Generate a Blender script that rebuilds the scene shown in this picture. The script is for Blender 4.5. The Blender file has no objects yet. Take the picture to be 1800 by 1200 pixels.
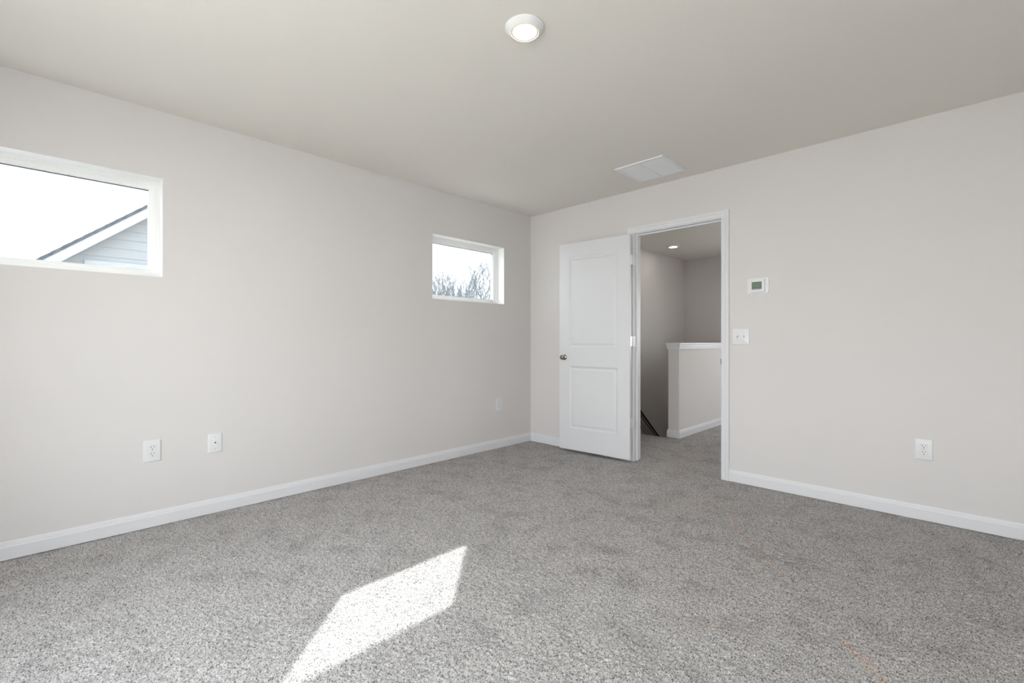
import bpy, bmesh, math, random
import numpy as np
from mathutils import Vector, Matrix
R = math.radians
SC = bpy.context.scene
COL = SC.collection

# ------------------------------------------------------------------ camera
CAM = Vector((3.396, -3.747, 1.08))
cd = bpy.data.cameras.new('camera')
cd.sensor_width = 36.0
cd.lens = 36.0 * 813.0 / 1800.0
cd.clip_start = 0.02
cd.clip_end = 500
cam = bpy.data.objects.new('camera', cd)
cam.location = CAM
cam.rotation_euler = (R(90), 0, R(44.5))
COL.objects.link(cam)
SC.camera = cam

# ------------------------------------------------------------------ sky, sun, exposure
SKY = 1.0
SUN_E = 3.5
SC.view_settings.view_transform = 'Standard'
SC.view_settings.look = 'None'
SC.view_settings.gamma = 1.0
SC.view_settings.use_curve_mapping = False
SC.view_settings.exposure = 3.22
w = bpy.data.worlds.new('sky')
SC.world = w
w.use_nodes = True
nt = w.node_tree
nt.nodes.clear()
tc = nt.nodes.new('ShaderNodeTexCoord')
sp = nt.nodes.new('ShaderNodeSeparateXYZ')
rp = nt.nodes.new('ShaderNodeValToRGB')
rp.color_ramp.elements[0].position = 0.0
rp.color_ramp.elements[0].color = (1.0, 1.0, 1.0, 1)
rp.color_ramp.elements[1].position = 0.9
rp.color_ramp.elements[1].color = (0.86, 0.94, 1.0, 1)
bg = nt.nodes.new('ShaderNodeBackground')
bg.inputs['Strength'].default_value = SKY
wo = nt.nodes.new('ShaderNodeOutputWorld')
nt.links.new(tc.outputs['Generated'], sp.inputs[0])
nt.links.new(sp.outputs['Z'], rp.inputs[0])
nt.links.new(rp.outputs[0], bg.inputs['Color'])
nt.links.new(bg.outputs[0], wo.inputs['Surface'])

sd = bpy.data.lights.new('sun', 'SUN')
sd.energy = SUN_E
sd.angle = R(0.53)
sd.color = (1.0, 0.965, 0.91)
sun = bpy.data.objects.new('sun', sd)
sun.rotation_euler = Vector((1.02, -1.053, -1.0)).to_track_quat('-Z', 'Y').to_euler()
COL.objects.link(sun)

cy = SC.cycles
cy.use_denoising = True
try:
    cy.denoiser = 'OPENIMAGEDENOISE'
    cy.denoising_input_passes = 'RGB_ALBEDO_NORMAL'
except Exception:
    pass
cy.max_bounces = 16
cy.diffuse_bounces = 8
cy.transparent_max_bounces = 16
cy.sample_clamp_indirect = 6.0

# room dimensions
RX, RY, H = 4.05, 4.55, 2.44       # room spans x 0..RX, y -RY..0
HY = 3.85                          # far wall of the landing
TW = 0.115                         # inner wall thickness
WZ0, WZ1 = 1.461, 2.043            # transom windows
W_LEFT = (-4.142, -3.243)
W_RIGHT = (-1.304, -0.408)
DX0, DX1, DZ = 1.257, 2.020, 2.046   # door opening (jamb faces, head)

def portal(name, loc, rot, sx, sy):
    l = bpy.data.lights.new(name, 'AREA')
    l.shape = 'RECTANGLE'
    l.size, l.size_y = sx, sy
    l.cycles.is_portal = True
    o = bpy.data.objects.new(name, l)
    o.location, o.rotation_euler = loc, rot
    COL.objects.link(o)

LX = 5.0            # the landing reaches further right than the bedroom
BIG = [('y', 1.05, 3.97, 0.42, 2.30), ('x', -4.3, -3.9, 1.30, 2.20), ('x', 2.0, 2.4, 1.45, 2.15), ('y', 2.0, 3.7, 0.8, 2.1)]   # unseen windows, placed and sized for the daylight they let in
portal('window_portal', (2.51, -RY - 0.10, 1.36), (R(90), 0, 0), 2.92, 1.88)
portal('window_portal', (RX + 0.10, -4.1, 1.75), (0, R(90), 0), 0.9, 0.4)
portal('window_portal', (LX + 0.10, 2.2, 1.8), (0, R(90), 0), 0.7, 0.4)
portal('window_portal', (2.85, HY + 0.10, 1.45), (R(-90), 0, 0), 1.7, 1.3)

# ------------------------------------------------------------------ materials
def mat(name, col, rough=0.6, metal=0.0, spec=0.5):
    m = bpy.data.materials.new(name)
    m.use_nodes = True
    b = m.node_tree.nodes['Principled BSDF']
    b.inputs['Base Color'].default_value = (*col, 1)
    b.inputs['Roughness'].default_value = rough
    b.inputs['Metallic'].default_value = metal
    b.inputs['Specular IOR Level'].default_value = spec
    return m

def noise_bump(m, scale, strength, dist, detail=3.0):
    t = m.node_tree
    c = t.nodes.new('ShaderNodeTexCoord')
    n = t.nodes.new('ShaderNodeTexNoise')
    n.inputs['Scale'].default_value = scale
    n.inputs['Detail'].default_value = detail
    b = t.nodes.new('ShaderNodeBump')
    b.inputs['Strength'].default_value = strength
    b.inputs['Distance'].default_value = dist
    t.links.new(c.outputs['Object'], n.inputs['Vector'])
    t.links.new(n.outputs[0], b.inputs['Height'])
    t.links.new(b.outputs[0], t.nodes['Principled BSDF'].inputs['Normal'])

def mottled(name, c1, c2, scale, rough=0.8):
    m = mat(name, c1, rough)
    t = m.node_tree
    c = t.nodes.new('ShaderNodeTexCoord')
    n = t.nodes.new('ShaderNodeTexNoise')
    n.inputs['Scale'].default_value = scale
    n.inputs['Detail'].default_value = 5
    r = t.nodes.new('ShaderNodeValToRGB')
    r.color_ramp.elements[0].position = 0.35
    r.color_ramp.elements[0].color = (*c1, 1)
    r.color_ramp.elements[1].position = 0.65
    r.color_ramp.elements[1].color = (*c2, 1)
    t.links.new(c.outputs['Object'], n.inputs['Vector'])
    t.links.new(n.outputs[0], r.inputs[0])
    t.links.new(r.outputs[0], t.nodes['Principled BSDF'].inputs['Base Color'])
    return m

M = {}
M['wall'] = mat('wall_paint', (0.68, 0.657, 0.65), 0.85, spec=0.25)
noise_bump(M['wall'], 160, 0.10, 0.002)
M['ceiling'] = mat('ceiling_paint', (0.77, 0.74, 0.70), 0.95, spec=0.1)
noise_bump(M['ceiling'], 120, 0.10, 0.002)
M['trim'] = mat('white_trim_paint', (0.72, 0.722, 0.745), 0.38)
M['door'] = mat('white_door_paint', (0.69, 0.692, 0.71), 0.42)
M['vinyl'] = mat('white_vinyl', (0.82, 0.82, 0.815), 0.35)
M['plastic'] = mat('white_plastic', (0.73, 0.73, 0.745), 0.35)
M['plastic2'] = mat('bright_white_plastic', (0.77, 0.77, 0.775), 0.3)
M['slot'] = mat('dark_slot', (0.012, 0.012, 0.013), 0.6)
M['screw'] = mat('painted_screw', (0.55, 0.55, 0.55), 0.4)
M['grille'] = mat('white_enamel', (0.79, 0.795, 0.81), 0.4)
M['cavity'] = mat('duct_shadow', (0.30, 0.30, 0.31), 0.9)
M['gap_shade_plug'] = mat('dark_gap_shade_and_plug', (0.06, 0.06, 0.08), 0.6)  # painted shadow gap at the window heads; also colours the weep plug
M['nickel'] = mat('satin_nickel', (0.30, 0.26, 0.22), 0.22, 1.0)
M['hinge'] = mat('pale_nickel', (0.74, 0.74, 0.74), 0.42, 0.6)
M['lcd'] = mat('green_lcd', (0.10, 0.17, 0.10), 0.25)
M['lcd_dark'] = mat('lcd_border', (0.05, 0.055, 0.06), 0.35)
M['lcd_text'] = mat('lcd_strip', (0.32, 0.34, 0.36), 0.35)
M['siding'] = mat('grey_lap_siding', (0.32, 0.33, 0.338), 0.75)
M['rake'] = mat('white_rake_board', (0.43, 0.44, 0.46), 0.6)
M['shingle'] = mottled('grey_shingle', (0.055, 0.062, 0.075), (0.11, 0.117, 0.135), 9)
M['bark'] = mottled('grey_bark', (0.11, 0.12, 0.13), (0.18, 0.19, 0.20), 6)
M['ground'] = mottled('winter_grass', (0.36, 0.35, 0.325), (0.44, 0.43, 0.40), 1.2)
M['rail'] = mat('grey_painted_board', (0.40, 0.40, 0.41), 0.5)
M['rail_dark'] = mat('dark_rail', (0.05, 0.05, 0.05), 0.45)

def glass(name, tint):
    m = bpy.data.materials.new(name)
    m.use_nodes = True
    t = m.node_tree
    t.nodes.clear()
    o = t.nodes.new('ShaderNodeOutputMaterial')
    mx = t.nodes.new('ShaderNodeMixShader')
    ge = t.nodes.new('ShaderNodeNewGeometry')
    dp = t.nodes.new('ShaderNodeVectorMath')
    dp.operation = 'DOT_PRODUCT'
    t.links.new(ge.outputs['Normal'], dp.inputs[0])
    t.links.new(ge.outputs['Incoming'], dp.inputs[1])
    def mt(op, x, y=None):
        n = t.nodes.new('ShaderNodeMath')
        n.operation = op
        for i, v in enumerate((x, y)):
            if v is None: continue
            if isinstance(v, (int, float)): n.inputs[i].default_value = v
            else: t.links.new(v, n.inputs[i])
        return n
    c5 = mt('POWER', mt('SUBTRACT', 1.0, mt('ABSOLUTE', dp.outputs['Value']).outputs[0]).outputs[0], 5.0)
    f = mt('ADD', mt('MULTIPLY', c5.outputs[0], 0.96).outputs[0], 0.04)   # reflectance at this angle
    tr = t.nodes.new('ShaderNodeBsdfTransparent')
    tr.inputs[0].default_value = (*tint, 1)
    g = t.nodes.new('ShaderNodeBsdfGlossy')
    g.inputs['Roughness'].default_value = 0.0
    t.links.new(f.outputs[0], mx.inputs[0])
    t.links.new(tr.outputs[0], mx.inputs[1])
    t.links.new(g.outputs[0], mx.inputs[2])
    t.links.new(mx.outputs[0], o.inputs['Surface'])
    return m
M['glass'] = glass('low_e_glass', (0.585, 0.605, 0.62))     # two faces
M['glass_clear'] = glass('clear_glass', (0.96, 0.97, 0.97))

def emit(name, col, strength):
    m = mat(name, (0.62, 0.56, 0.48), 0.4)
    b = m.node_tree.nodes['Principled BSDF']
    b.inputs['Emission Color'].default_value = (*col, 1)
    b.inputs['Emission Strength'].default_value = strength
    return m
M['lens'] = emit('lit_lens', (1.0, 0.91, 0.78), 5.0)
M['lens_rim'] = emit('warm_lens_edge', (1.0, 0.72, 0.38), 0.035)

def carpet():
    m = mat('grey_fleck_carpet', (0.3, 0.3, 0.3), 0.95, spec=0.05)
    t = m.node_tree
    N, L = t.nodes.new, t.links.new
    b = t.nodes['Principled BSDF']
    c = N('ShaderNodeTexCoord')
    def noise(scale, detail, rough=0.5, dim='3D'):
        n = N('ShaderNodeTexNoise')
        n.inputs['Scale'].default_value = scale
        n.inputs['Detail'].default_value = detail
        n.inputs['Roughness'].default_value = rough
        L(c.outputs['Object'], n.inputs['Vector'])
        return n.outputs[0]
    def ramp(src, stops):
        r = N('ShaderNodeValToRGB')
        while len(r.color_ramp.elements) < len(stops):
            r.color_ramp.elements.new(0.5)
        for e, (p, col) in zip(r.color_ramp.elements, stops):
            e.position = p
            e.color = (*col, 1)
        L(src, r.inputs[0])
        return r.outputs[0]
    def math_(op, a, bb, clamp=False):
        n = N('ShaderNodeMath')
        n.operation = op
        n.use_clamp = clamp
        for i, v in enumerate((a, bb)):
            if v is None: continue
            if isinstance(v, (int, float)): n.inputs[i].default_value = v
            else: L(v, n.inputs[i])
        return n.outputs[0]
    def mix(fac, a, bb, mode='MIX'):
        n = N('ShaderNodeMix')
        n.data_type = 'RGBA'
        n.blend_type = mode
        if isinstance(fac, (int, float)): n.inputs[0].default_value = fac
        else: L(fac, n.inputs[0])
        for i, v in ((6, a), (7, bb)):
            if isinstance(v, tuple): n.inputs[i].default_value = (*v, 1)
            else: L(v, n.inputs[i])
        return n.outputs[2]
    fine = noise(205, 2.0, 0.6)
    fleck_shade = ramp(fine, [(0.35, (0.078, 0.072, 0.068)), (0.45, (0.37, 0.355, 0.348)), (0.58, (0.475, 0.46, 0.453)), (0.68, (0.63, 0.616, 0.61))])  # yarn fleck, with the pile's self-shadow speckle painted into the colour
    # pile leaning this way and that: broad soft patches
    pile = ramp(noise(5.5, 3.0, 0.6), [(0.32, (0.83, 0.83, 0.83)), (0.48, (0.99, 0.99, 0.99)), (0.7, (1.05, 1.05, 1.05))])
    col = mix(1.0, fleck_shade, pile, 'MULTIPLY')
    # rust coloured dirt streaks tracked in from the door
    sep = N('ShaderNodeSeparateXYZ')
    L(c.outputs['Object'], sep.inputs[0])
    wob = math_('MULTIPLY', math_('SUBTRACT', noise(14, 2.0), 0.5), 0.035)
    total = None
    for (x0, y0, x1, y1, hw, amt) in STREAKS:
        dx, dy = x1 - x0, y1 - y0
        ln = math.hypot(dx, dy)
        dx, dy = dx / ln, dy / ln
        px = math_('SUBTRACT', sep.outputs[0], x0)
        py = math_('SUBTRACT', sep.outputs[1], y0)
        along = math_('ADD', math_('MULTIPLY', px, dx), math_('MULTIPLY', py, dy))
        across = math_('ADD', math_('SUBTRACT', math_('MULTIPLY', px, dy), math_('MULTIPLY', py, dx)), wob)
        over = math_('MAXIMUM', math_('SUBTRACT', along, ln), math_('MULTIPLY', along, -1.0))
        over = math_('MAXIMUM', over, 0.0)
        dist = math_('SQRT', math_('ADD', math_('MULTIPLY', across, across), math_('MULTIPLY', over, over)), None)
        s = math_('SUBTRACT', 1.0, math_('DIVIDE', dist, hw), True)
        s = math_('MULTIPLY', s, amt)
        total = s if total is None else math_('MAXIMUM', total, s)
    patchy = ramp(noise(28, 3.0, 0.7), [(0.40, (0, 0, 0)), (0.60, (1, 1, 1))])
    total = math_('MULTIPLY', total, patchy)
    col = mix(total, col, mix(1.0, col, (1.22, 0.93, 0.76), 'MULTIPLY'))
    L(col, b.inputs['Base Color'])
    return m
STREAKS = [(2.047, -0.374, 2.211, -0.546, 0.013, 1.0),
           (2.211, -0.546, 2.371, -0.796, 0.015, 1.0),
           (2.371, -0.796, 2.54, -1.071, 0.017, 1.0),
           (2.54, -1.071, 2.648, -1.199, 0.019, 1.0),
           (2.648, -1.199, 2.796, -1.349, 0.021, 1.0),
           (3.07, -1.709, 3.17, -1.828, 0.018, 1.0),
           (3.17, -1.828, 3.225, -1.88, 0.022, 1.0),
           (3.089, -1.703, 3.198, -1.819, 0.01, 0.8),
           (2.92, -1.713, 2.969, -1.762, 0.02, 0.6),
           (2.608, -2.094, 2.717, -1.932, 0.014, 0.6),
           (1.795, -0.191, 1.662, 0.275, 0.03, 0.7),
           (1.964, -0.909, 2.133, -0.591, 0.06, 0.35),
           (1.422, -0.142, 1.628, 0.671, 0.12, 0.4),
           (2.772, -1.922, 2.799, -1.881, 0.02, 0.5)]
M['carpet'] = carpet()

# ------------------------------------------------------------------ mesh helpers
def tag(o, label=None, cat=None, group=None, kind=None):
    if label: o['label'] = label
    if cat: o['category'] = cat
    if group: o['group'] = group
    if kind: o['kind'] = kind
    return o

def obj(name, bm, m, parent=None, smooth=None, recalc=True):
    if recalc:
        bmesh.ops.recalc_face_normals(bm, faces=bm.faces)
    me = bpy.data.meshes.new(name)
    bm.to_mesh(me)
    bm.free()
    ms = m if isinstance(m, (list, tuple)) else [m]
    for x in ms: me.materials.append(x)
    if smooth is not None:
        for p in me.polygons: p.use_smooth = True
        try: me.set_sharp_from_angle(angle=R(smooth))
        except Exception: pass
    o = bpy.data.objects.new(name, me)
    COL.objects.link(o)
    if parent is not None: o.parent = parent
    return o

def empty(name, loc=(0, 0, 0), rot=(0, 0, 0), parent=None):
    o = bpy.data.objects.new(name, None)
    o.empty_display_size = 0.1
    o.location, o.rotation_euler = loc, rot
    COL.objects.link(o)
    if parent is not None: o.parent = parent
    return o

def box(bm, a, b, bev=0.0, seg=2):
    v = [bm.verts.new((x, y, z)) for x in (a[0], b[0]) for y in (a[1], b[1]) for z in (a[2], b[2])]
    fs = [(0, 1, 3, 2), (4, 6, 7, 5), (0, 4, 5, 1), (2, 3, 7, 6), (0, 2, 6, 4), (1, 5, 7, 3)]
    faces = [bm.faces.new([v[i] for i in f]) for f in fs]
    if bev > 0:
        es = list({e for f in faces for e in f.edges})
        bmesh.ops.bevel(bm, geom=es, offset=bev, segments=seg, affect='EDGES', profile=0.5)

def B(a, b, bev=0.0, seg=2):
    bm = bmesh.new()
    box(bm, a, b, bev, seg)
    return bm

def prism(bm, pts, axis, a, b, place=lambda p, q, s: (p, q, s)):
    """closed outline pts (p,q) extruded from s=a to s=b"""
    n = len(pts)
    v0 = [bm.verts.new(place(p, q, a)) for p, q in pts]
    v1 = [bm.verts.new(place(p, q, b)) for p, q in pts]
    bm.faces.new(v0)
    bm.faces.new(v1[::-1])
    for i in range(n):
        j = (i + 1) % n
        bm.faces.new((v0[i], v1[i], v1[j], v0[j]))

def lathe(bm, prof, seg=48, place=lambda r, h, c, s: (r * c, r * s, h), cap=True):
    rings = []
    for r, h in prof:
        if r < 1e-6:
            rings.append([bm.verts.new(place(0, h, 1, 0))])
        else:
            rings.append([bm.verts.new(place(r, h, math.cos(2 * math.pi * i / seg), math.sin(2 * math.pi * i / seg))) for i in range(seg)])
    for a, b in zip(rings, rings[1:]):
        for i in range(seg):
            j = (i + 1) % seg
            if len(a) == 1 and len(b) == 1: continue
            if len(a) == 1: bm.faces.new((a[0], b[i], b[j]))
            elif len(b) == 1: bm.faces.new((a[i], a[j], b[0]))
            else: bm.faces.new((a[i], a[j], b[j], b[i]))
    for rg in (rings[0], rings[-1]):
        if cap and len(rg) > 1: bm.faces.new(rg)

def rrect(x0, x1, z0, z1, r, n=5):
    pts = []
    for cx, cz, a0 in ((x1 - r, z1 - r, 0), (x0 + r, z1 - r, 90), (x0 + r, z0 + r, 180), (x1 - r, z0 + r, 270)):
        for k in range(n + 1):
            a = R(a0 + 90 * k / n)
            pts.append((cx + r * math.cos(a), cz + r * math.sin(a)))
    return pts

def loft(bm, loops, cap0=True, cap1=True):
    vs = [[bm.verts.new(p) for p in lp] for lp in loops]
    n = len(vs[0])
    for a, b in zip(vs, vs[1:]):
        for i in range(n):
            j = (i + 1) % n
            bm.faces.new((a[i], a[j], b[j], b[i]))
    if cap0: bm.faces.new(vs[0][::-1])
    if cap1: bm.faces.new(vs[-1])

def ring(bm, x0, x1, z0, z1, prof, place):
    """picture-frame sweep: prof = closed list of (inset, depth)"""
    loops = []
    for ins, d in prof:
        loops.append([place(x0 + ins, z0 + ins, d), place(x1 - ins, z0 + ins, d), place(x1 - ins, z1 - ins, d), place(x0 + ins, z1 - ins, d)])
    vs = [[bm.verts.new(p) for p in lp] for lp in loops]
    m = len(vs)
    for k in range(m):
        a, b = vs[k], vs[(k + 1) % m]
        for i in range(4):
            j = (i + 1) % 4
            bm.faces.new((a[i], a[j], b[j], b[i]))

def slab_with_holes(bm, u0, u1, z0, z1, holes, place, t0, t1):
    """wall slab spanning u,z with rectangular holes, thickness t0..t1"""
    us = sorted({u0, u1, *[h[0] for h in holes], *[h[1] for h in holes]})
    zs = sorted({z0, z1, *[h[2] for h in holes], *[h[3] for h in holes]})
    us = [u for u in us if u0 <= u <= u1]
    zs = [z for z in zs if z0 <= z <= z1]
    def inhole(u, z): return any(h[0] < u < h[1] and h[2] < z < h[3] for h in holes)
    cells = {}
    for i in range(len(us) - 1):
        for k in range(len(zs) - 1):
            cells[i, k] = not inhole((us[i] + us[i + 1]) / 2, (zs[k] + zs[k + 1]) / 2)
    vc = {}
    def v(i, k, t):
        if (i, k, t) not in vc: vc[i, k, t] = bm.verts.new(place(us[i], zs[k], t))
        return vc[i, k, t]
    for (i, k), on in cells.items():
        if not on: continue
        for t in (t0, t1):
            bm.faces.new((v(i, k, t), v(i + 1, k, t), v(i + 1, k + 1, t), v(i, k + 1, t)))
        for (ni, nk, e) in ((i - 1, k, ((i, k), (i, k + 1))), (i + 1, k, ((i + 1, k), (i + 1, k + 1))), (i, k - 1, ((i, k), (i + 1, k))), (i, k + 1, ((i, k + 1), (i + 1, k + 1)))):
            if not cells.get((ni, nk), False):
                (a, b), (c, d) = e
                bm.faces.new((v(a, b, t0), v(c, d, t0), v(c, d, t1), v(a, b, t1)))

px_ = lambda u, z, t: (t, u, z)      # wall lying on an x plane
py_ = lambda u, z, t: (u, t, z)      # wall lying on a y plane

def struct(name, bm, m, label, cat, smooth=None):
    return tag(obj(name, bm, m, None, smooth), label, cat, kind='structure')

# ------------------------------------------------------------------ room shell
STY = 1.19            # edge of the landing above the stairs
HWX0, HWX1, HWY = 0.985, 1.110, 1.235
bm = bmesh.new()
PILE = 0.008
box(bm, (-0.02, -RY - 0.02, -0.30), (RX + 0.02, TW / 2, -PILE))
box(bm, (-0.02, TW / 2, -0.30), (LX + 0.02, STY - 0.02, -PILE))
box(bm, (HWX0 + 0.02, STY - 0.02, -0.30), (LX + 0.02, HY + 0.02, -PILE))
nose = [(0.0, 0.0), (0.012, -0.002), (0.024, -0.010), (0.030, -0.022), (0.026, -0.036), (0.014, -0.046), (0.0, -0.05)]
prism(bm, [(STY - 0.02 + p, q) for p, q in nose], 'x', -0.0, HWX0 + 0.02, lambda p, q, s: (s, p, q))
bmesh.ops.recalc_face_normals(bm, faces=bm.faces)
bv = np.array([v_.co[:] for v_ in bm.verts], dtype=np.float32)
bm.verts.index_update()
bf = np.array([[v_.index for v_ in f_.verts] for f_ in bm.faces if len(f_.verts) == 4], dtype=np.int64)
bn = [[v_.index for v_ in f_.verts] for f_ in bm.faces if len(f_.verts) != 4]
bm.free()
rng = np.random.default_rng(7)
def tufts(x0, x1, y0, y1, step):
    """a patch of cut pile: jittered grid of yarn tips standing at uneven heights"""
    nx, ny = int(round((x1 - x0) / step)) + 1, int(round((y1 - y0) / step)) + 1
    X, Y = np.meshgrid(np.linspace(x0, x1, nx), np.linspace(y0, y1, ny), indexing='ij')
    X = X + rng.uniform(-0.38, 0.38, X.shape) * step
    Y = Y + rng.uniform(-0.38, 0.38, Y.shape) * step
    co = rng.uniform(0, 1, (nx // 3 + 2, ny // 3 + 2))
    co = np.kron(co, np.ones((3, 3)))[:nx, :ny]
    Z = -PILE * (0.72 * rng.uniform(0, 1, X.shape) ** 1.2 + 0.28 * co)
    X[0, :], X[-1, :], Y[:, 0], Y[:, -1] = x0, x1, y0, y1
    v = np.stack([X, Y, Z], -1).reshape(-1, 3).astype(np.float32)
    i = (np.arange(nx - 1)[:, None] * ny + np.arange(ny - 1)[None, :]).reshape(-1)
    return v, np.stack([i, i + ny, i + ny + 1, i + 1], -1)
vs, fs, off = [bv], [bf], len(bv)
for args in ((0, RX, -RY, TW / 2, 0.0058), (0, LX, TW / 2, STY - 0.02, 0.0058), (HWX0 + 0.02, LX, STY - 0.02, HY, 0.0080)):
    v, f = tufts(*args)
    vs.append(v); fs.append(f + off); off += len(v)
vs, fs = np.concatenate(vs), np.concatenate(fs)
me = bpy.data.meshes.new('floor')
me.vertices.add(len(vs))
me.vertices.foreach_set('co', vs.reshape(-1))
nl = len(fs) * 4 + sum(len(q) for q in bn)
li = np.concatenate([fs.reshape(-1)] + [np.array(q) for q in bn]).astype(np.int32)
st = np.concatenate([np.arange(len(fs)) * 4, len(fs) * 4 + np.cumsum([0] + [len(q) for q in bn])[:-1]]).astype(np.int32)
me.loops.add(nl)
me.loops.foreach_set('vertex_index', li)
me.polygons.add(len(st))
me.polygons.foreach_set('loop_start', st)
me.update(calc_edges=True)
me.validate()
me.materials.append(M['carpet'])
o = bpy.data.objects.new('floor', me)
COL.objects.link(o)
tag(o, 'grey flecked carpet covering the bedroom and landing floor', 'floor', kind='structure')

bm = bmesh.new()
box(bm, (-0.15, -RY - 0.15, H), (RX + 0.15, TW / 2, H + 0.15))
struct('ceiling', bm, M['ceiling'], 'flat warm off-white ceiling of the bedroom', 'ceiling')
bm = bmesh.new()
box(bm, (-0.15, TW / 2, H), (LX + 0.15, HY + 0.15, H + 0.15))
struct('ceiling_landing', bm, M['ceiling'], 'flat ceiling over the landing seen through the doorway', 'ceiling')

bm = bmesh.new()
slab_with_holes(bm, -RY - 0.15, HY + 0.15, -2.95, H, [(*W_LEFT, WZ0, WZ1), (*W_RIGHT, WZ0, WZ1)], px_, 0.0, -0.15)
struct('wall_left', bm, M['wall'], 'greige painted wall with the two high windows', 'wall')
bm = bmesh.new()
slab_with_holes(bm, 0.0, RX, 0.0, H, [(DX0 - 0.018, DX1 + 0.018, -1, DZ + 0.018)], py_, 0.0, TW)
struct('wall_right', bm, M['wall'], 'greige painted wall with the open doorway', 'wall')
bm = bmesh.new()
slab_with_holes(bm, -0.15, RX + 0.15, -0.3, H, [BIG[0][1:]], py_, -RY, -RY - 0.15)
struct('wall_rear', bm, M['wall'], 'greige wall with a wide window behind the viewpoint', 'wall')
bm = bmesh.new()
slab_with_holes(bm, -RY, TW, -0.3, H, [BIG[1][1:]], px_, RX, RX + 0.15)
struct('wall_side', bm, M['wall'], 'greige wall opposite the high windows', 'wall')
bm = bmesh.new()
slab_with_holes(bm, 0.0, LX, -2.95, H, [BIG[3][1:]], py_, HY, HY + 0.15)
struct('wall_far', bm, M['wall'], 'taupe end wall of the stairwell seen through the doorway', 'wall')
bm = bmesh.new()
slab_with_holes(bm, 0.0, HY + 0.15, -2.95, H, [BIG[2][1:]], px_, LX, LX + 0.15)
struct('wall_landing', bm, M['wall'], 'landing wall with a wide window hidden beyond the door casing', 'wall')
bm = bmesh.new()
slab_with_holes(bm, RX + 0.15, LX, -0.3, H, [], py_, 0.0, TW)
struct('wall_landing_return', bm, M['wall'], 'landing wall beside the bedroom', 'wall')
# walls of the stairwell below the floor
bm = bmesh.new()
slab_with_holes(bm, STY - 0.02, HY, -2.75, -0.30, [], px_, HWX0 + 0.02, HWX0 + 0.14)
struct('wall_stairwell', bm, M['wall'], 'stairwell wall under the half wall', 'wall')
bm = bmesh.new()
box(bm, (0, 0, -2.95), (LX, HY, -2.75))
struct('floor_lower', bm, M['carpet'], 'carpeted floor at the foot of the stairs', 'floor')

# staircase going down from the landing
bm = bmesh.new()
rise, run = 0.19, 0.235
pts = []
y, z = STY + 0.005, -0.05
prof = [(y, -0.30)]
zz = -rise
yy = y
for i in range(11):
    prof.append((yy, zz)); yy += run; prof.append((yy, zz)); zz -= rise
prof.append((yy, -2.749)); prof.append((y, -2.749))
prism(bm, prof, 'x', 0.001, HWX0 + 0.018, lambda p, q, s: (s, p, q))
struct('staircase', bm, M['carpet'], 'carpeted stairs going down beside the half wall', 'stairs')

# sloping board along the stairwell wall
bm = bmesh.new()
y0, z0, sl = 1.24, 0.98, -0.812
def slope_strip(bm, lo, hi, d0, d1, ya=1.24, yb=3.6):
    # lo/hi measured vertically from the top line
    zt = lambda y_: 0.068 + sl * (y_ - 2.37)
    prism(bm, [(ya, zt(ya) + lo), (yb, zt(yb) + lo), (yb, zt(yb) + hi), (ya, zt(ya) + hi)], 'x', d0, d1, lambda p, q, s: (s, p, q))
slope_strip(bm, -0.235, -0.085, 0.0005, 0.018)
slope_strip(bm, -0.165, -0.150, 0.018, 0.024)
tr = struct('trim_1', bm, M['rail'], 'grey sloping board on the stairwell wall seen past the door jamb', 'trim')
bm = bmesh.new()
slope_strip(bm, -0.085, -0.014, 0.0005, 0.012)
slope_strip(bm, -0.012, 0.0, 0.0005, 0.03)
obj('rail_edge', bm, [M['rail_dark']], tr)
bm = bmesh.new()
slope_strip(bm, 0.0, 0.010, 0.0005, 0.03)
slope_strip(bm, -0.050, -0.042, 0.0005, 0.02)
obj('rail_cap', bm, M['trim'], tr)

# ------------------------------------------------------------------ half wall on the landing
hw = empty('half_wall', (HWX0, HWY, 0))
tag(hw, 'waist-high half wall with a white cap beyond the doorway', 'wall', kind='structure')
L2 = HY - HWY
obj('wall_body', B((0, 0, 0), (HWX1 - HWX0, L2, 0.99), 0), M['wall'], hw)
bm = bmesh.new()
W2 = HWX1 - HWX0
def hw_layer(bm, o, za, zb, bev): box(bm, (-o, -o, za), (W2 + o, L2, zb), bev, 2)
hw_layer(bm, 0.026, 1.044, 1.064, 0.004)
obj('cap_board', bm, M['trim'], hw, 40)
bm = bmesh.new()
for o, za, zb in ((0.010, 0.990, 1.004), (0.014, 1.004, 1.022), (0.018, 1.022, 1.044)):
    hw_layer(bm, o, za, zb, 0.002)
obj('cap_moulding', bm, M['trim'], hw, 40)

# baseboards: profile (offset from wall, height)
BP = [(0.0, 0.0), (0.013, 0.0), (0.013, 0.062), (0.0108, 0.0655), (0.0100, 0.0700), (0.0100, 0.0735), (0.0070, 0.0770), (0.0058, 0.0835), (0.0030, 0.0880), (0.0, 0.0885)]
def base_run(bm, a, b, place):
    prism(bm, BP, 'u', a, b, place)
bm = bmesh.new()
base_run(bm, -RY, -0.0005, lambda p, q, s: (p, s, q))
struct('baseboard_left', bm, M['trim'], 'white baseboard along the wall with the high windows', 'baseboard')
bm = bmesh.new()
base_run(bm, 0.0135, DX0 - 0.062, lambda p, q, s: (s, -p, q))
struct('baseboard_corner', bm, M['trim'], 'short white baseboard between the room corner and the open door', 'baseboard')
bm = bmesh.new()
base_run(bm, DX1 + 0.062, RX, lambda p, q, s: (s, -p, q))
struct('baseboard_right', bm, M['trim'], 'white baseboard right of the doorway', 'baseboard')
bm = bmesh.new()
base_run(bm, 0.0, RX, lambda p, q, s: (s, -RY + p, q))
struct('baseboard_rear', bm, M['trim'], 'white baseboard behind the viewpoint', 'baseboard')
bm = bmesh.new()
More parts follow.
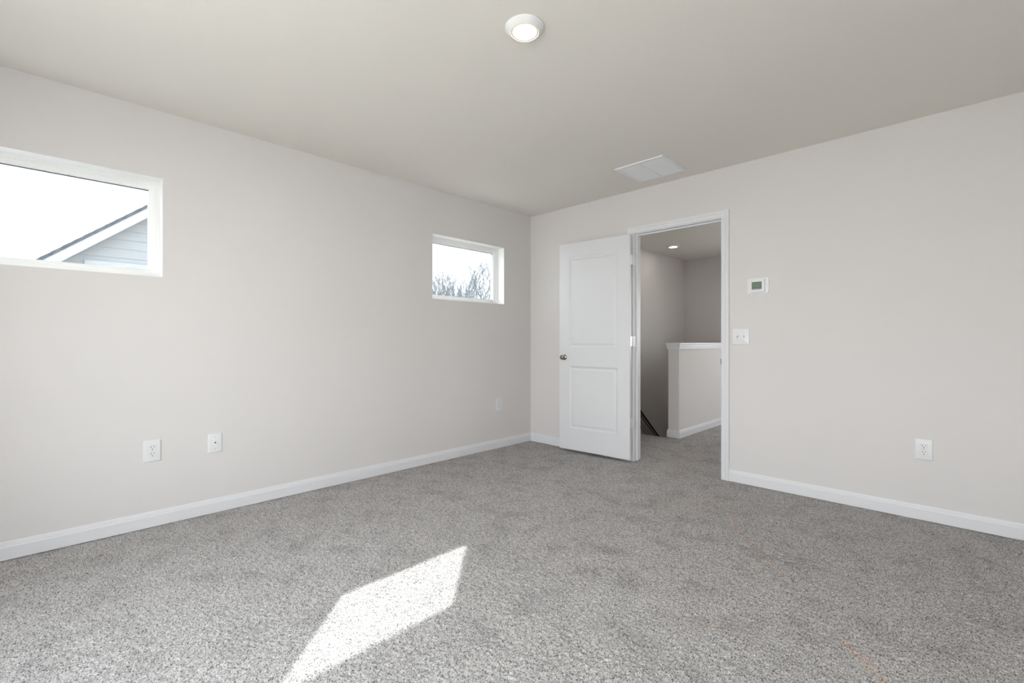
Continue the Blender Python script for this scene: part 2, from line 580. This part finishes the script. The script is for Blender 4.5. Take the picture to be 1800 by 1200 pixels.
base_run(bm, -RY, 0.0, lambda p, q, s: (RX - p, s, q))
struct('baseboard_side', bm, M['trim'], 'white baseboard opposite the high windows', 'baseboard')
bm = bmesh.new()
base_run(bm, HWX1 + 0.0135, LX, lambda p, q, s: (s, HY - p, q))
struct('baseboard_far', bm, M['trim'], 'white baseboard at the far end of the landing', 'baseboard')
bm = bmesh.new()
base_run(bm, DX1 + 0.062, LX, lambda p, q, s: (s, TW + p, q))
struct('baseboard_landing', bm, M['trim'], 'white baseboard on the landing side of the door wall', 'baseboard')
# baseboard round the half wall end (mitred)
bm = bmesh.new()
lo = []
for (cx, cy_, sx, sy) in ((0, 0.05, -1, 0), (0, 0, -1, -1), (W2, 0, 1, -1), (W2, L2, 1, 0)):
    lo.append([(cx + sx * p, cy_ + sy * p, q) for p, q in BP])
loft(bm, lo)
obj('baseboard', bm, M['trim'], hw)

# ------------------------------------------------------------------ doorway: jamb, stops, casing
JT = 0.018
bm = bmesh.new()
def jamb_ring(bm, off0, off1, ya, yb):
    """U-shaped lining: off = distance outward from the opening face"""
    for (xa, xb) in ((DX0 - off1, DX0 - off0), (DX1 + off0, DX1 + off1)):
        box(bm, (xa, ya, 0.0), (xb, yb, DZ + off0))
    box(bm, (DX0 - off1, ya, DZ + off0), (DX1 + off1, yb, DZ + off1))
jamb_ring(bm, 0.0, JT - 0.0005, -0.001, TW + 0.001)
jamb_ring(bm, -0.011, 0.0, 0.040, 0.076)
jb = struct('trim_2', bm, M['trim'], 'white door jamb lining the open doorway', 'door jamb')
obj('strike_plate', B((DX1 - 0.0015, 0.004, 0.885), (DX1 + 0.0005, 0.032, 0.960), 0.0004, 1), M['nickel'], jb)
obj('strike_lip', B((DX1 - 0.003, -0.006, 0.900), (DX1 + 0.001, 0.004, 0.945), 0.0008, 1), M['nickel'], jb)

CP = [(0.0, 0.0), (0.0, 0.010), (0.006, 0.0125), (0.010, 0.0105), (0.016, 0.0118), (0.030, 0.0145), (0.032, 0.0125), (0.036, 0.0150), (0.046, 0.0175), (0.055, 0.0175), (0.057, 0.0160), (0.057, 0.0)]
def casing(ysign, ybase):
    bm = bmesh.new()
    rv = 0.005
    xl, xr, zt = DX0 - rv, DX1 + rv, DZ + rv
    loops = []
    for f in (lambda p, d: (xl - p, ybase + ysign * d, 0.0), lambda p, d: (xl - p, ybase + ysign * d, zt + p),
              lambda p, d: (xr + p, ybase + ysign * d, zt + p), lambda p, d: (xr + p, ybase + ysign * d, 0.0)):
        loops.append([f(p, d) for p, d in CP])
    loft(bm, loops)
    return bm
struct('trim_3', casing(-1, 0.0), M['trim'], 'white moulded casing around the doorway', 'door casing')
struct('trim_4', casing(1, TW), M['trim'], 'white casing on the landing side of the doorway', 'door casing')

# ------------------------------------------------------------------ open panel door
DW, DT, DB, DTOP = 0.757, 0.035, 0.025, 2.037
ang = math.pi + R(3.9)
# local axes: +x from hinge edge to free edge, +y = towards the bedroom wall side, visible face at y=0
door = empty('door_1', (1.2600, -0.0790, 0.0), (0, 0, ang))
tag(door, 'white two-panel door standing open against the wall', 'door', kind='structure')
# after the half turn local +y points to world -y, so the visible face is local y = 0 and thickness runs to local -y
bm = bmesh.new()
PAN = [(0.118, 0.640, 1.020, 1.905), (0.118, 0.640, 0.232, 0.842)]
RINGS = [(0.0, 0.0), (0.004, -0.001), (0.012, -0.007), (0.020, -0.009), (0.028, -0.009), (0.040, -0.0035), (0.046, -0.003)]
us = [0.0, 0.118, 0.640, DW]
zs = [DB, 0.232, 0.842, 1.020, 1.905, DTOP]
for face_y, s in ((0.0, 1), (-DT, -1)):
    for i in range(3):
        for k in range(5):
            if i == 1 and k in (1, 3): continue
            vv = [bm.verts.new((u, face_y, z)) for u, z in ((us[i], zs[k]), (us[i + 1], zs[k]), (us[i + 1], zs[k + 1]), (us[i], zs[k + 1]))]
            bm.faces.new(vv)
    for (a, b, c, d) in PAN:
        loops = [[(a + o, face_y + s * dep, c + o), (b - o, face_y + s * dep, c + o), (b - o, face_y + s * dep, d - o), (a + o, face_y + s * dep, d - o)] for o, dep in RINGS]
        loft(bm, loops, cap0=False, cap1=True)
for q in (((0, 0, DB), (DW, 0, DB), (DW, -DT, DB), (0, -DT, DB)), ((0, 0, DTOP), (DW, 0, DTOP), (DW, -DT, DTOP), (0, -DT, DTOP)),
          ((0, 0, DB), (0, 0, DTOP), (0, -DT, DTOP), (0, -DT, DB)), ((DW, 0, DB), (DW, 0, DTOP), (DW, -DT, DTOP), (DW, -DT, DB))):
    bm.faces.new([bm.verts.new(p) for p in q])
bmesh.ops.remove_doubles(bm, verts=bm.verts, dist=1e-5)
obj('door_slab', bm, M['door'], door)

def knob(side):
    s = side
    y0 = 0.0 if s > 0 else -DT
    k = empty('door_knob', (DW - 0.060, y0, 0.925), parent=door)
    pl = lambda r, h, c, t: (r * c, s * h, r * t)
    bm = bmesh.new()
    lathe(bm, [(0.027, 0.0), (0.027, 0.002), (0.024, 0.006), (0.017, 0.009), (0.011, 0.011), (0.009, 0.013)], 32, pl)
    r_ = obj('rose', bm, M['nickel'], k, 40)
    bm = bmesh.new()
    lathe(bm, [(0.009, 0.010), (0.0085, 0.024), (0.011, 0.028), (0.0185, 0.034), (0.0225, 0.042), (0.0225, 0.047), (0.019, 0.054), (0.011, 0.058), (0.0, 0.059)], 32, pl)
    obj('knob', bm, M['nickel'], k, 60)
knob(1)
knob(-1)
obj('latch_plate', B((DW - 0.0005, -DT + 0.006, 0.897), (DW + 0.0012, -0.006, 0.953), 0.0003, 1), M['nickel'], door)

# hinges: knuckle barrel, one leaf on the slab edge and one on the jamb
for zc in (1.812, 1.082, 0.349):
    h = empty('hinge', (-0.0065, -0.0575, zc), parent=door)
    bm = bmesh.new()
    lathe(bm, [(0.0, -0.0475), (0.0035, -0.0475), (0.0045, -0.0455), (0.0055, -0.0445), (0.0055, 0.0445), (0.0045, 0.0455), (0.0035, 0.0475), (0.0, 0.0475)], 16)
    obj('knuckle', bm, M['hinge'], h, 40)
    obj('leaf', B((0.0040, 0.0, -0.0445), (0.0064, 0.054, 0.0445), 0.0003, 1), M['hinge'], h)
    obj('hinge_leaf', B((DX0 - 0.001, 0.002, zc - 0.0445), (DX0 + 0.0015, 0.034, zc + 0.0445), 0.0003, 1), M['hinge'], jb)

# ------------------------------------------------------------------ windows
def transom(name, ya, yb, label):
    wdw = empty(name, (0, (ya + yb) / 2, WZ0))
    tag(wdw, label, 'window', kind='structure')
    cy_ = (ya + yb) / 2
    pl = lambda u, z, d: (d, u - cy_, z - WZ0)
    # drywall-deep liner painted white
    bm = bmesh.new()
    ring(bm, ya, yb, WZ0, WZ1, [(0.0, 0.0003), (0.0015, 0.0003), (0.0015, -0.092), (0.0, -0.092)], pl)
    obj('window_liner', bm, M['vinyl'], wdw)
    bm = bmesh.new()
    ring(bm, ya, yb, WZ0, WZ1, [(0.0005, -0.088), (0.016, -0.088), (0.016, -0.094), (0.024, -0.094), (0.024, -0.100), (0.034, -0.102), (0.044, -0.106), (0.052, -0.112), (0.052, -0.150), (0.0005, -0.150)], pl)
    obj('window_frame', bm, M['vinyl'], wdw)
    bm = B(pl(ya + 0.0522, WZ1 - 0.0522, -0.130), pl(yb - 0.0522, WZ1 - 0.0542, -0.117))  # dark strip painted in for the shadow gap above the pane
    obj('gap_shade_plug', bm, M['gap_shade_plug'], wdw)
    obj('pane', B(pl(ya + 0.0524, WZ0 + 0.0524, -0.126), pl(yb - 0.0524, WZ1 - 0.0524, -0.120)), M['glass'], wdw)
    return wdw
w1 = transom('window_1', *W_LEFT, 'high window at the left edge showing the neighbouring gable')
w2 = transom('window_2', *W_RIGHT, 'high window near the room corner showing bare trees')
# small dark weep plug at the bottom of the tree-side window
obj('weep_plug', B((-0.1035, (W_RIGHT[1] - W_RIGHT[0]) / 2 - 0.078, 0.030), (-0.098, (W_RIGHT[1] - W_RIGHT[0]) / 2 - 0.066, 0.0345), 0.0008, 1), M['gap_shade_plug'], w2)

def big_window(name, axis, a, b, z0, z1, n, label, at=None):
    wdw = empty(name, (0, 0, 0))
    tag(wdw, label, 'window', kind='structure')
    if axis == 'y': pl = (lambda u, z, d: (u, -RY - d, z)) if at is None else (lambda u, z, d: (u, at + d, z))
    else: pl = lambda u, z, d: ((RX if at is None else at) + d, u, z)
    bm = bmesh.new()
    ring(bm, a, b, z0, z1, [(0.0005, 0.06), (0.05, 0.06), (0.05, 0.14), (0.0005, 0.14)], pl)
    for k in range(1, n):
        u = a + (b - a) * k / n
        box(bm, pl(u - 0.03, z0 + 0.05, 0.07), pl(u + 0.03, z1 - 0.05, 0.13))
    obj('window_frame', bm, M['vinyl'], wdw)
    for k in range(n):
        u0 = a + (b - a) * k / n + (0.05 if k == 0 else 0.03)
        u1 = a + (b - a) * (k + 1) / n - (0.05 if k == n - 1 else 0.03)
        obj('pane', B(pl(u0, z0 + 0.05, 0.098), pl(u1, z1 - 0.05, 0.102)), M['glass_clear'], wdw)
big_window('window_3', *BIG[0], 3, 'wide window behind the viewpoint')
big_window('added_window_4', *BIG[1], 1, 'unseen window added for daylight opposite the high windows')  # added unseen window, brings extra daylight onto the left wall
big_window('window_5', *BIG[2], 1, 'wide landing window hidden beyond the door casing', LX)
big_window('added_window_6', *BIG[3], 2, 'unseen landing window added in the end wall for daylight', HY)  # added unseen window, brightens the upper stairwell wall

# ------------------------------------------------------------------ ceiling lights
def ceiling_light(name, loc, label):
    t = empty(name, loc)
    tag(t, label, 'ceiling light', 'recessed disc lights')
    bm = bmesh.new()
    lathe(bm, [(0.084, 0.0), (0.0845, -0.003), (0.083, -0.0045), (0.0635, -0.0215), (0.0615, -0.0225), (0.0595, -0.0205), (0.059, -0.012)], 64)
    obj('trim_ring', bm, M['plastic2'], t, 50)
    bm = bmesh.new()
    lathe(bm, [(0.0588, -0.012), (0.0592, -0.0195), (0.0560, -0.0212), (0.0520, -0.0205), (0.0515, -0.0190)], 64)
    obj('lens_edge', bm, M['lens_rim'], t, 50)
    bm = bmesh.new()
    lathe(bm, [(0.0514, -0.0180), (0.0505, -0.0196), (0.046, -0.0203), (0.0, -0.0208)], 64)
    obj('lens', bm, M['lens'], t, 50)
    return t
ceiling_light('ceiling_light', (2.03, -2.278, H), 'round white lit disc light in the middle of the bedroom ceiling')
ceiling_light('ceiling_light', (0.42, 2.55, H), 'small lit disc light on the landing ceiling seen through the doorway')

# ------------------------------------------------------------------ return air grille on the ceiling
vx0, vx1, vy0, vy1 = 1.412, 1.818, -0.576, -0.164
vent = empty('air_vent', ((vx0 + vx1) / 2, (vy0 + vy1) / 2, H))
tag(vent, 'square white louvred return air grille on the ceiling above the door', 'air vent')
hx, hy = (vx1 - vx0) / 2, (vy1 - vy0) / 2
pl = lambda u, v_, d: (u, v_, d)
bm = bmesh.new()
ring(bm, -hx, hx, -hy, hy, [(0.0, -0.0002), (0.0, -0.003), (0.002, -0.0075), (0.006, -0.0085), (0.026, -0.0085), (0.029, -0.0065), (0.029, -0.0002)], pl)
obj('frame', bm, M['grille'], vent)
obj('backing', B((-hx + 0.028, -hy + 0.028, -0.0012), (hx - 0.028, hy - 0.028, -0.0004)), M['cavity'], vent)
obj('divider', B((-0.005, -hy + 0.0285, -0.0085), (0.005, hy - 0.0285, -0.0012), 0.0008, 1), M['grille'], vent)
ns = 26
span = 2 * hy - 0.058
for i in range(ns):
    yc = -hy + 0.029 + span * (i + 0.5) / ns
    for (xa, xb) in ((-hx + 0.0288, -0.0052), (0.0052, hx - 0.0288)):
        bm = bmesh.new()
        prism(bm, [(yc - 0.0060, -0.0018), (yc - 0.0050, -0.0014), (yc + 0.0060, -0.0068), (yc + 0.0056, -0.0078), (yc + 0.0050, -0.0078)], 'x', xa, xb, lambda p, q, s: (s, p, q))
        obj('slat', bm, M['grille'], vent)
for sx in (-1, 1):
    for sy in (-0.62, 0.62):
        bm = bmesh.new()
        lathe(bm, [(0.0045, -0.0082), (0.0042, -0.0098), (0.0025, -0.0106), (0.0, -0.0108)], 14)
        o = obj('screw', bm, M['plastic2'], vent, 40)
        o.location = (sx * (hx - 0.014), sy * hy, 0)

# ------------------------------------------------------------------ wall plates
# built facing local -y (flat back on y = 0), centre at origin
def plate_bm(wd, ht, th=0.0065, r=0.004, bev=0.006):
    bm = bmesh.new()
    L = lambda ins, y_: [(p, y_, q) for p, q in rrect(-wd / 2 + ins, wd / 2 - ins, -ht / 2 + ins, ht / 2 - ins, max(r - ins * 0.3, 0.001), 4)]
    loft(bm, [L(0.0, -0.0003), L(0.0, -0.0022), L(0.0015, -0.0042), L(bev * 0.7, -th + 0.0006), L(bev, -th)])
    return bm

def disc(r, y0, y1, cx=0, cz=0, bev=0.0006, seg=20):
    bm = bmesh.new()
    lathe(bm, [(r, y0), (r, y1 + bev), (r - bev, y1), (0.0, y1)], seg, lambda rr, h, c, s: (cx + rr * c, h, cz + rr * s))
    return bm

def outlet_proto():
    t = empty('electrical_outlet')
    obj('cover_plate', plate_bm(0.083, 0.127), M['plastic'], t, 30)
    for zc in (0.0195, -0.0195):
        # receptacle face: circle cut flat at top and bottom
        pts = []
        for k in range(40):
            a = 2 * math.pi * k / 40
            pts.append((0.0172 * math.cos(a), zc + max(-0.0142, min(0.0142, 0.0172 * math.sin(a)))))
        bm = bmesh.new()
        f = lambda s, y_: [(p * s, y_, zc + (q - zc) * s) for p, q in pts]
        loft(bm, [f(1.0, -0.006), f(1.0, -0.0082), f(0.95, -0.0090)])
        rc = obj('receptacle', bm, M['plastic2'], t, 40)
        bm = bmesh.new()
        box(bm, (-0.0078, -0.0094, zc + 0.000), (-0.0052, -0.0080, zc + 0.0085))
        box(bm, (0.0052, -0.0094, zc + 0.001), (0.0078, -0.0080, zc + 0.0080))
        prism(bm, [(0.0030 * math.cos(a), zc - 0.0075 + max(-0.003, min(0.0020, 0.0034 * math.sin(a)))) for a in [2 * math.pi * k / 16 for k in range(16)]],
              'y', -0.0080, -0.0094, lambda p, q, s: (p, s, q))
        obj('slots', bm, M['slot'], rc)
        ol = bmesh.new()
        g = lambda s, y_: [(p * s, y_, zc + (q - zc) * s) for p, q in pts]
        loft(ol, [g(1.07, -0.0060), g(1.07, -0.00672)], cap0=False)
        obj('gap', ol, M['screw'], t)
    obj('screw', disc(0.0028, -0.006, -0.0078), M['screw'], t, 40)
    return t

def copy_tree(o, parent=None):
    c = o.copy()
    COL.objects.link(c)
    if parent is not None: c.parent = parent
    for ch in list(o.children): copy_tree(ch, c)
    return c

# wall_left faces +x: local -y must point to world +x -> rotate +90 deg about z
LROT = (0, 0, R(90))
op = outlet_proto()
spots = [((0.0, -3.293, 0.441), LROT, 'white double power outlet on the left wall below the high window'),
         ((0.0, -0.481, 0.441), LROT, 'small white power outlet low on the wall near the room corner'),
         ((3.212, 0.0, 0.427), (0, 0, 0), 'white double power outlet on the wall right of the doorway')]
for i, (loc, rot, lab) in enumerate(spots):
    o = op if i == 0 else copy_tree(op)
    o.location, o.rotation_euler = loc, rot
    tag(o, lab, 'outlet', 'electrical outlets')

# phone jack plate
t = empty('phone_jack', (0.0, -2.976, 0.438), LROT)
tag(t, 'white phone jack plate with one dark socket, beside the left outlet', 'wall plate')
obj('cover_plate', plate_bm(0.078, 0.120, 0.006, 0.003, 0.004), M['plastic'], t, 30)
jk = obj('socket', disc(0.0085, -0.0055, -0.0082, 0.0, 0.003), M['plastic2'], t, 40)
bm = bmesh.new()
prism(bm, [(-0.0048, 0.0065), (0.0048, 0.0065), (0.0048, 0.0028), (0.0016, -0.0018), (-0.0016, -0.0018), (-0.0048, 0.0028)], 'y', -0.0080, -0.0088, lambda p, q, s: (p, s, q))
obj('opening', bm, M['slot'], jk)
obj('tab', B((-0.005, -0.0075, -0.021), (0.006, -0.0055, -0.010), 0.0008, 1), M['plastic2'], t)
for zc in (0.040, -0.038):
    obj('screw', disc(0.003, -0.0055, -0.0072, 0.0, zc), M['screw'], t, 40)

# double toggle switch
t = empty('light_switch', (2.166, 0.0, 1.117))
tag(t, 'white double toggle light switch plate beside the doorway', 'light switch')
obj('cover_plate', plate_bm(0.126, 0.126), M['plastic'], t, 30)
for xc, up in ((-0.023, 1), (0.023, -1)):
    sl_ = obj('toggle_slot', B((xc - 0.0052, -0.0071, -0.012), (xc + 0.0052, -0.0055, 0.012)), M['screw'], t)
    bm = bmesh.new()
    loft(bm, [[(xc + sx * 0.0046 * k, y_, zc + sz * 0.0042 * k) for sx, sz in ((-1, -1), (1, -1), (1, 1), (-1, 1))]
              for y_, zc, k in ((-0.006, 0.0, 1.2), (-0.013, up * 0.004, 1.0), (-0.0185, up * 0.0075, 0.85))])
    obj('toggle', bm, M['plastic2'], t)
    for zc in (0.030, -0.030):
        obj('screw', disc(0.0027, -0.0055, -0.0075, xc, zc, seg=14), M['screw'], t, 40)

# thermostat
t = empty('thermostat', (2.288, 0.0, 1.494))
tag(t, 'white wall thermostat with a green screen on an oval-cornered plate', 'thermostat')
bm = bmesh.new()
L = lambda ins, y_: [(p, y_, q) for p, q in rrect(-0.074 + ins, 0.074 - ins, -0.058 + ins, 0.058 - ins, 0.014 - ins, 6)]
loft(bm, [L(0.0, -0.0003), L(0.0, -0.0045), L(0.0015, -0.0065), L(0.004, -0.0075)])
obj('back_plate', bm, M['plastic2'], t, 40)
bm = bmesh.new()
L = lambda ins, y_: [(p, y_, q) for p, q in rrect(-0.045 + ins, 0.049 - ins, -0.047 + ins, 0.047 - ins, 0.006, 4)]
loft(bm, [L(0.0, -0.0070), L(0.0, -0.0255), L(0.0015, -0.0275), L(0.0035, -0.0285)])
body = obj('housing', bm, M['plastic2'], t, 40)
obj('screen_border', B((-0.036, -0.0292, -0.0275), (0.032, -0.0280, 0.0285), 0.0004, 1), M['lcd_dark'], body)
obj('screen', B((-0.0325, -0.0297, -0.0150), (0.0285, -0.0288, 0.0255), 0.0003, 1), M['lcd'], body)
bm = bmesh.new()
for k in range(5):
    box(bm, (-0.031 + k * 0.0122, -0.0297, -0.0240), (-0.031 + k * 0.0122 + 0.0095, -0.0288, -0.0185))
obj('key_strip', bm, M['lcd_text'], body)

# ------------------------------------------------------------------ outdoors
bm = bmesh.new()
bmesh.ops.create_grid(bm, x_segments=1, y_segments=1, size=150)
for v_ in bm.verts: v_.co.z = -3.0
struct('ground', bm, M['ground'], 'winter lawn around the house', 'ground')

# neighbouring house: gable facing us on x = NX
NX = -8.0
ry_, rz_ = -0.5, 3.78 + 0.829 * (-0.5 + 2.27)      # ridge of the rake's top line
sl2 = 0.829
ye0, ye1 = -6.2, 5.2                                # eaves
zt = lambda y_: rz_ - sl2 * abs(y_ - ry_)
nh = empty('house', (NX, ry_, -3.0))
tag(nh, 'grey sided neighbouring house with a white trimmed gable outside the left window', 'house')
OX, OY, OZ = NX, ry_, -3.0
lc = lambda x, y_, z: (x - OX, y_ - OY, z - OZ)
# lap siding: one board per course
bm = bmesh.new()
lap = 0.178
zc = -3.0
while zc < rz_ - 0.3:
    z1_ = zc + lap
    def half(z): return (rz_ - 0.12 - z) / sl2
    ya0, yb0 = max(ye0 + 0.4, ry_ - half(zc)), min(ye1 - 0.4, ry_ + half(zc))
    ya1, yb1 = max(ye0 + 0.4, ry_ - half(z1_)), min(ye1 - 0.4, ry_ + half(z1_))
    if yb1 <= ya1: break
    q = [lc(NX - 0.28, ya0, zc), lc(NX - 0.28, yb0, zc), lc(NX - 0.291, yb1, z1_), lc(NX - 0.291, ya1, z1_)]
    vv = [bm.verts.new(p) for p in q]
    bm.faces.new(vv)
    q2 = [lc(NX - 0.28, ya0, zc), lc(NX - 0.28, yb0, zc), lc(NX - 0.291, yb0, zc), lc(NX - 0.291, ya0, zc)]
    bm.faces.new([bm.verts.new(p) for p in q2])
    zc = z1_
box(bm, lc(NX - 9.0, ye0 + 0.4, -3.0), lc(NX - 0.31, ye1 - 0.4, zt(ye0 + 0.4) - 0.15))
prism(bm, [(ye0 + 0.4, zt(ye0 + 0.4) - 0.16), (ye1 - 0.4, zt(ye1 - 0.4) - 0.16), (ry_, rz_ - 0.16)], 'x', NX - 9.0, NX - 0.31, lambda p, q, s: lc(s, p, q))
obj('siding_wall', bm, M['siding'], nh, recalc=False)
for s, ye in ((-1, ye0), (1, ye1)):
    bm = bmesh.new()
    a, b = (ry_, rz_), (ye, zt(ye))
    prism(bm, [(a[0], a[1] - 0.075), (b[0], b[1] - 0.075), (b[0], b[1] - 0.265), (a[0], a[1] - 0.265)], 'x', NX - 0.030, NX, lambda p, q, s_: lc(s_, p, q))
    prism(bm, [(a[0], a[1] - 0.10), (b[0], b[1] - 0.10), (b[0], b[1] - 0.13), (a[0], a[1] - 0.13)], 'x', NX - 0.29, NX - 0.030, lambda p, q, s_: lc(s_, p, q))
    obj('rake_board', bm, M['rake'], nh)
    bm = bmesh.new()
    # shingle courses with a slightly stepped edge
    n = 40
    for k in range(n):
        f0, f1 = k / n, (k + 1) / n
        y0_, y1_ = ry_ + (ye - ry_) * f0, ry_ + (ye - ry_) * f1
        z0_, z1_ = zt(y0_), zt(y1_)
        prism(bm, [(y0_, z0_ - 0.074), (y1_, z1_ - 0.074), (y1_, z1_ - 0.003), (y0_, z0_ - 0.012)], 'x', NX - 9.2, NX + 0.02, lambda p, q, s_: lc(s_, p, q))
    obj('roof', bm, M['shingle'], nh)
# upper window of the neighbour, only its head shows above our sill
nwx = NX - 0.279
bm = bmesh.new()
ring(bm, -3.19, -1.9, 1.2, 2.60, [(0.0, -0.01), (0.0, 0.03), (0.10, 0.03), (0.10, 0.012), (0.14, 0.012), (0.14, -0.01)], lambda u, z, d: lc(nwx + d, u, z))
nw = obj('window', bm, mat('neighbour_window_trim', (0.37, 0.385, 0.40), 0.6), nh)
obj('pane', B(lc(nwx - 0.005, -3.055, 1.335), lc(nwx + 0.004, -2.035, 2.465)), mat('neighbour_pane', (0.22, 0.245, 0.27), 0.35), nw)

# bare winter trees
def tree_bm(seed, height, r0, spread=0.34, levels=7, twig=0.0098):
    rnd = random.Random(seed)
    tubes = []
    def grow(p, d, ln, r, lv):
        pts, rads = [p.copy()], [r]
        n = 4 if lv < 3 else 3
        q, dd = p.copy(), d.copy()
        wob = 0.06 if lv == 0 else 0.13
        for i in range(n):
            dd = (dd + Vector((rnd.gauss(0, wob), rnd.gauss(0, wob), rnd.uniform(-0.02, 0.10)))).normalized()
            q = q + dd * ln / n
            pts.append(q.copy())
            rads.append(max(twig, r * (1 - 0.35 * (i + 1) / n)))
        tubes.append((pts, rads, 7 if lv < 2 else (4 if lv < 4 else 3)))
        if lv >= levels: return
        for j in range(rnd.choice((2, 3, 3)) if lv < 5 else 2):
            idx = n if j == 0 else rnd.randint(1 if lv else 2, n)
            ps = spread * (0.5 if j == 0 else 1.25)
            nd = (dd + Vector((rnd.gauss(0, ps), rnd.gauss(0, ps), rnd.uniform(0.0, 0.30)))).normalized()
            grow(pts[idx], nd, ln * (rnd.uniform(0.72, 0.86) if j == 0 else rnd.uniform(0.5, 0.8)), rads[idx] * (0.82 if j == 0 else 0.62), lv + 1)
    grow(Vector((0, 0, 0)), Vector((0, 0, 1)), 1.0, r0, 0)
    zz_ = sorted(p.z for t_ in tubes for p in t_[0])
    k_ = height / zz_[int(len(zz_) * 0.965)]
    bm = bmesh.new()
    for pts, rads, sides in tubes:
        pts = [p * k_ for p in pts]
        if max(p.z for p in pts) > height * 1.03: continue
        prev = None
        for i, (p, r) in enumerate(zip(pts, rads)):
            d = (pts[min(i + 1, len(pts) - 1)] - pts[max(i - 1, 0)]).normalized()
            u = d.orthogonal().normalized()
            v = d.cross(u)
            cur = [bm.verts.new(p + (u * math.cos(2 * math.pi * k / sides) + v * math.sin(2 * math.pi * k / sides)) * r) for k in range(sides)]
            if prev:
                for k in range(sides):
                    bm.faces.new((prev[k], prev[(k + 1) % sides], cur[(k + 1) % sides], cur[k]))
            prev = cur
    return bm
def along(px, dist):
    r_ = (px - 900) / 813.0
    a = R(44.5)
    return (CAM.x + dist * (-math.sin(a) + r_ * math.cos(a)), CAM.y + dist * (math.cos(a) + r_ * math.sin(a)))
TREES = []
for px, dist, top in [   # bearing in the view, distance, how high the crown reaches
        (846, 29.0, 452), (778, 34.0, 484), (818, 39.0, 471), (862, 42.0, 455), (796, 45.0, 478), (834, 51.0, 462), (766, 54.0, 488),
        (852, 57.5, 456), (808, 59.5, 473), (872, 63.0, 458), (786, 66.5, 481), (826, 73.0, 467), (754, 77.0, 492), (842, 82.0, 460)]:
    TREES.append((px, dist, 4.08 + (600 - top) / 813.0 * dist, 0.0032 * dist, 0.34))
for i, (px, dist, ht, r0, spd) in enumerate(TREES):
    o = obj('bare_tree', tree_bm(40 + i, ht, r0, spd, 7, 0.00030 * dist), M['bark'])
    x_, y_ = along(px, dist)
    o.location = (x_, y_, -3.0)
    if i == 0:
        tag(o, 'tallest bare grey tree outside the window near the corner', 'tree', 'bare winter trees')
    else:
        tag(o, 'bare grey winter tree in the thicket outside the window near the corner', 'tree', 'bare winter trees')
